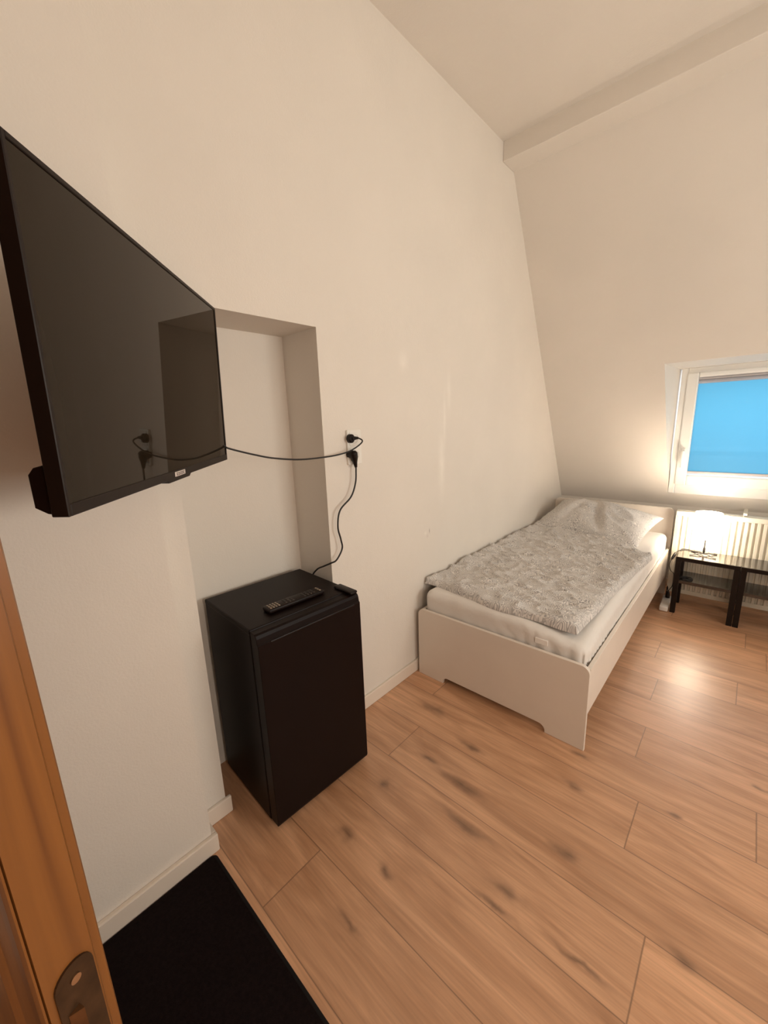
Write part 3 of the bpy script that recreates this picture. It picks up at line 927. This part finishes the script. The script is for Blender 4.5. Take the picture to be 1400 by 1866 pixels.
lg = obj('logo_badge', bm, M_badge, tv, label='small silver maker badge under the screen')
bm = bmesh.new()
for k, (x, w_) in enumerate(((-.021, .006), (-.0115, .005), (-.003, .006), (.0065, .005), (.0155, .006))):
    for dz in ((.0065, .0078), (.0112, .0125)):
        box(bm, x, x + w_, -.0016, -.001, *dz)
    box(bm, x, x + .0014, -.0016, -.001, .0065, .0125)
obj('lettering', bm, M_bezel, lg)
# swivel arm to the pier
bm = bmesh.new(); box(bm, -.10, .10, .0236, .030, .15, .35, .002, 1)
obj('mounting_plate', bm, M_blackp, tv)
bm = bmesh.new()
Pm = tvm @ Vector((0, .030, .25))
tube(bm, [Pm, Vector((.19, -1.44, Pm.z)), Vector((PX + .004, -1.40, Pm.z))], .014, 12, False)
box(bm, PX, PX + .012, -1.45, -1.35, Pm.z - .10, Pm.z + .10, .002, 1)
obj('wall_bracket', bm, M_blackp, tv, world=True)
# cord from the back of the set to the upper plug
bm = bmesh.new()
tube(bm, [(.10, -1.16, 1.40), (.03, -1.035, 1.385), (.03, -1.009, 1.372), (.03, -.925, 1.346), (.03, -.839, 1.325), (.03, -.718, 1.310), (.03, -.579, 1.310), (.036, -.50, 1.318), (.040, -.453, 1.330),
          (.048, -.412, 1.352), (.046, -.398, 1.366), (.032, -.405, 1.376), (.028, -.418, 1.378)], .0032, 10)
tc_ = obj('power_cord', bm, M_rubber, tv, smooth=True, world=True)
bm = bmesh.new()
tube(bm, [(.012, -.4425, 1.3765), (.026, -.4425, 1.3765), (.030, -.4425, 1.3765)], [.0195, .0190, .014], 24, False)
tube(bm, [(.024, -.4425, 1.3765), (.027, -.425, 1.3775), (.029, -.408, 1.3775)], [.010, .008, .0055], 14)
obj('plug', bm, M_blackp, tc_, smooth=True, world=True)

# ------------------------------------------------------------------ radiator
rd = thing('radiator', 'cream ribbed panel radiator on the knee wall under the window', 'radiator', (1.55, 2.06, .062))
RX0, RX1, RZ0, RZ1, RY = .955, 2.155, .062, .712, 2.022
bm = bmesh.new()
outl = []
x = RX0 + .03
p = .0320
outl.append((RX0, RY + .004)); outl.append((RX0 + .02, RY))
while x + p < RX1 - .03:
    outl += [(x, RY), (x + .004, RY + .013), (x + .013, RY + .013), (x + .017, RY)]
    x += p
outl += [(RX1 - .02, RY), (RX1, RY + .004), (RX1, RY + .020), (RX0, RY + .020)]
prism(bm, outl, 2, RZ0 + .035, RZ1 - .035)
box(bm, RX0, RX1, RY, RY + .016, RZ0, RZ0 + .0351, .004, 2)
box(bm, RX0, RX1, RY, RY + .016, RZ1 - .0351, RZ1, .004, 2)
obj('front_panel', bm, M_rad, rd, world=True)
bm = bmesh.new(); box(bm, RX0 + .01, RX1 - .01, RY + .060, RY + .072, RZ0, RZ1, .003, 1)
obj('rear_panel', bm, M_rad, rd, world=True)
bm = bmesh.new()
box(bm, RX0, RX1, RY + .014, RY + .074, RZ1 - .006, RZ1 + .002, .002, 1)
for k in range(40):
    xx = RX0 + .02 + k * .0296
    box(bm, xx, xx + .014, RY + .022, RY + .066, RZ1 + .0015, RZ1 + .0035)
obj('top_grille', bm, M_rad, rd, world=True)
for xx in (1.345, 1.95):
    bm = bmesh.new()
    box(bm, xx - .011, xx + .011, RY + .010, 2.318, RZ1 + .003, RZ1 + .010, .001, 1)
    box(bm, xx - .011, xx + .011, RY + .010, RY + .018, RZ1 - .02, RZ1 + .026, .002, 1)
    obj('bracket', bm, M_rad, rd, world=True)
bm = bmesh.new(); tube(bm, [(RX0 + .06, RY + .04, RZ0 + .02), (RX0 + .06, RY + .04, 0)], .008, 12, False)
obj('supply_pipe', bm, M_rad, rd, smooth=True, world=True)

# ------------------------------------------------------------------ two black side tables
def make_table(label):
    t = thing('side_table', label, 'table', group='black side tables by the radiator')
    w, d, h = .350, .245, .432
    bm = bmesh.new(); box(bm, 0, w, 0, d, h - .005, h, .0015, 1)
    obj('tabletop', bm, M_table, t)
    bm = bmesh.new()
    box(bm, 0, w, 0, .004, h - .028, h - .005); box(bm, 0, w, d - .004, d, h - .028, h - .005)
    box(bm, 0, .004, .004, d - .004, h - .028, h - .005); box(bm, w - .004, w, .004, d - .004, h - .028, h - .005)
    obj('apron', bm, M_leg, t)
    bm = bmesh.new(); box(bm, .004, w - .004, .004, d - .004, .252, .257, .001, 1)
    box(bm, .004, w - .004, .0035, .0075, .236, .2525)
    obj('shelf', bm, M_table, t)
    L_ = .031
    for x, y, sx, sy in ((0, 0, 1, 1), (w, 0, -1, 1), (0, d, 1, -1), (w, d, -1, -1)):
        bm = bmesh.new()
        xs, yy = sorted((x, x + sx * L_)), sorted((y, y + sy * L_))
        box(bm, xs[0], xs[1], yy[0], yy[1], 0, h - .028, .0015, 1)
        obj('leg', bm, M_leg, t)
    return t
t1 = make_table('black side table next to the bed carrying the lit lamp')
t1.location = (1.014, 1.757, 0); t1.rotation_euler = (0, 0, math.radians(-.5))
t2 = t1.copy(); C.objects.link(t2)
for ch in list(t1.children):
    c = ch.copy(); C.objects.link(c); c.parent = t2
t2.location = (1.3665, 1.752, 0)
t2['label'] = 'black side table cut by the right photo edge, farther from the bed'

# ------------------------------------------------------------------ table lamp
TZ = .432
lx, ly = 1.156, 1.895
lm = thing('table_lamp', 'small lit table lamp with white drum shade on the near side table', 'lamp', (lx, ly, TZ))
bm = bmesh.new()
lathe(bm, [(.079, .567), (.0765, .745), (.0755, .745), (.078, .567)], lx, ly, 48, False)
obj('lamp_shade', bm, M_shade, lm, smooth=True, world=True)
bm = bmesh.new()
tube(bm, [(lx, ly, TZ + .010), (lx, ly, TZ + .03), (lx, ly, TZ + .05), (lx, ly, TZ + .06), (lx, ly, .60)], [.005, .0075, .0075, .0042, .0040], 12, False)
obj('stem', bm, M_rubber, lm, smooth=True, world=True)
for a in (38, 142, 218, 322):
    bm = bmesh.new()
    ca, sa = math.cos(math.radians(a)), math.sin(math.radians(a))
    tube(bm, [(lx, ly, TZ + .013), (lx + .035 * ca, ly + .035 * sa, TZ + .012), (lx + .07 * ca, ly + .07 * sa, TZ + .0055), (lx + .092 * ca, ly + .092 * sa, TZ + .0045)], .004, 8)
    obj('foot', bm, M_rubber, lm, smooth=True, world=True)
bm = bmesh.new()
tube(bm, [(lx, ly, .60), (lx, ly, .628)], .013, 16, False)
obj('lamp_holder', bm, M_socket, lm, smooth=True, world=True)
M_bulb, nt, b = mat('lit_bulb')
b.inputs['Emission Color'].default_value = (1.0, 0.84, 0.60, 1); b.inputs['Emission Strength'].default_value = 12
nn = nt.nodes.new('ShaderNodeTexNoise'); nt.links.new(nn.outputs['Fac'], b.inputs['Roughness'])
bm = bmesh.new(); bmesh.ops.create_uvsphere(bm, u_segments=20, v_segments=12, radius=.022); bm.transform(Matrix.Translation((lx, ly, .650)))
obj('bulb', bm, M_bulb, lm, smooth=True, world=True)
pl_ = bpy.data.lights.new('lamp_light', 'POINT'); pl_.energy = 9; pl_.color = (1.0, .88, .74); pl_.shadow_soft_size = .045
po = bpy.data.objects.new('lamp_light', pl_); C.objects.link(po); po.location = (lx, ly, .700)
# cord over the left edge of the table, with an inline switch
bm = bmesh.new()
tube(bm, [(lx, ly + .008, TZ + .008), (lx - .03, ly + .045, TZ + .004), (lx - .07, ly + .062, TZ + .004), (lx - .115, ly + .078, TZ + .004), (1.012, 1.92, TZ + .002), (.994, 1.86, .418), (.982, 1.82, .385), (.975, 1.81, .345),
          (.985, 1.82, .30), (1.003, 1.86, .262), (1.000, 1.91, .16), (.985, 1.935, .115), (.976, 1.925, .095)], .0026, 8)
lc = obj('cord', bm, M_rubber, lm, smooth=True, world=True)
bm = bmesh.new(); tube(bm, [(.996, 1.865, .424), (.983, 1.822, .388)], [.007, .009, .009, .006], 10, True, 6)
obj('inline_switch', bm, M_blackp, lc, smooth=True, world=True)
bm = bmesh.new(); tube(bm, [(.976, 1.925, .095), (.976, 1.922, .0445)], [.008, .013, .015, .014], 14, True, 6)
obj('plug', bm, M_blackp, lc, smooth=True, world=True)

# cable loop on the shelf of the first table
bm = bmesh.new()
ring = [(1.085 + .034 * math.cos(a), 1.815 + .030 * math.sin(a), .2605 + .002 * math.sin(2 * a)) for a in [2 * math.pi * k / 16 for k in range(17)]]
tube(bm, ring, .0035, 8, True, 4)
tube(bm, [(x_ * .93 + .075, y_ * .95 + .09, .2665) for x_, y_, z_ in ring], .0032, 8, True, 4)
tag(obj('cable_coil', bm, M_rubber, smooth=True), 'dark coil of cable lying on the shelf under the lamp table', 'cable')

# power strip on the floor behind the bed corner
ps = thing('power_strip', 'white power strip on the floor between bed and side table', 'power strip', (.974, 1.86, 0), math.radians(2))
bm = bmesh.new(); box(bm, -.027, .027, -.125, .125, .002, .042, .008, 3)
obj('body', bm, M_strip, ps, smooth=True)
bm = bmesh.new(); box(bm, -.010, .010, -.010 + .075, .012 + .075, .040, .046, .002, 1)
obj('rocker_switch', bm, M_red, ps)
bm = bmesh.new(); tube(bm, [(0, .125, .02), (.002, .135, .045), (-.005, .145, .085), (-.008, .125, .11), (-.012, .14, .05), (-.010, .150, .006)], .003, 8)
obj('supply_cable', bm, M_rubber, ps, smooth=True)
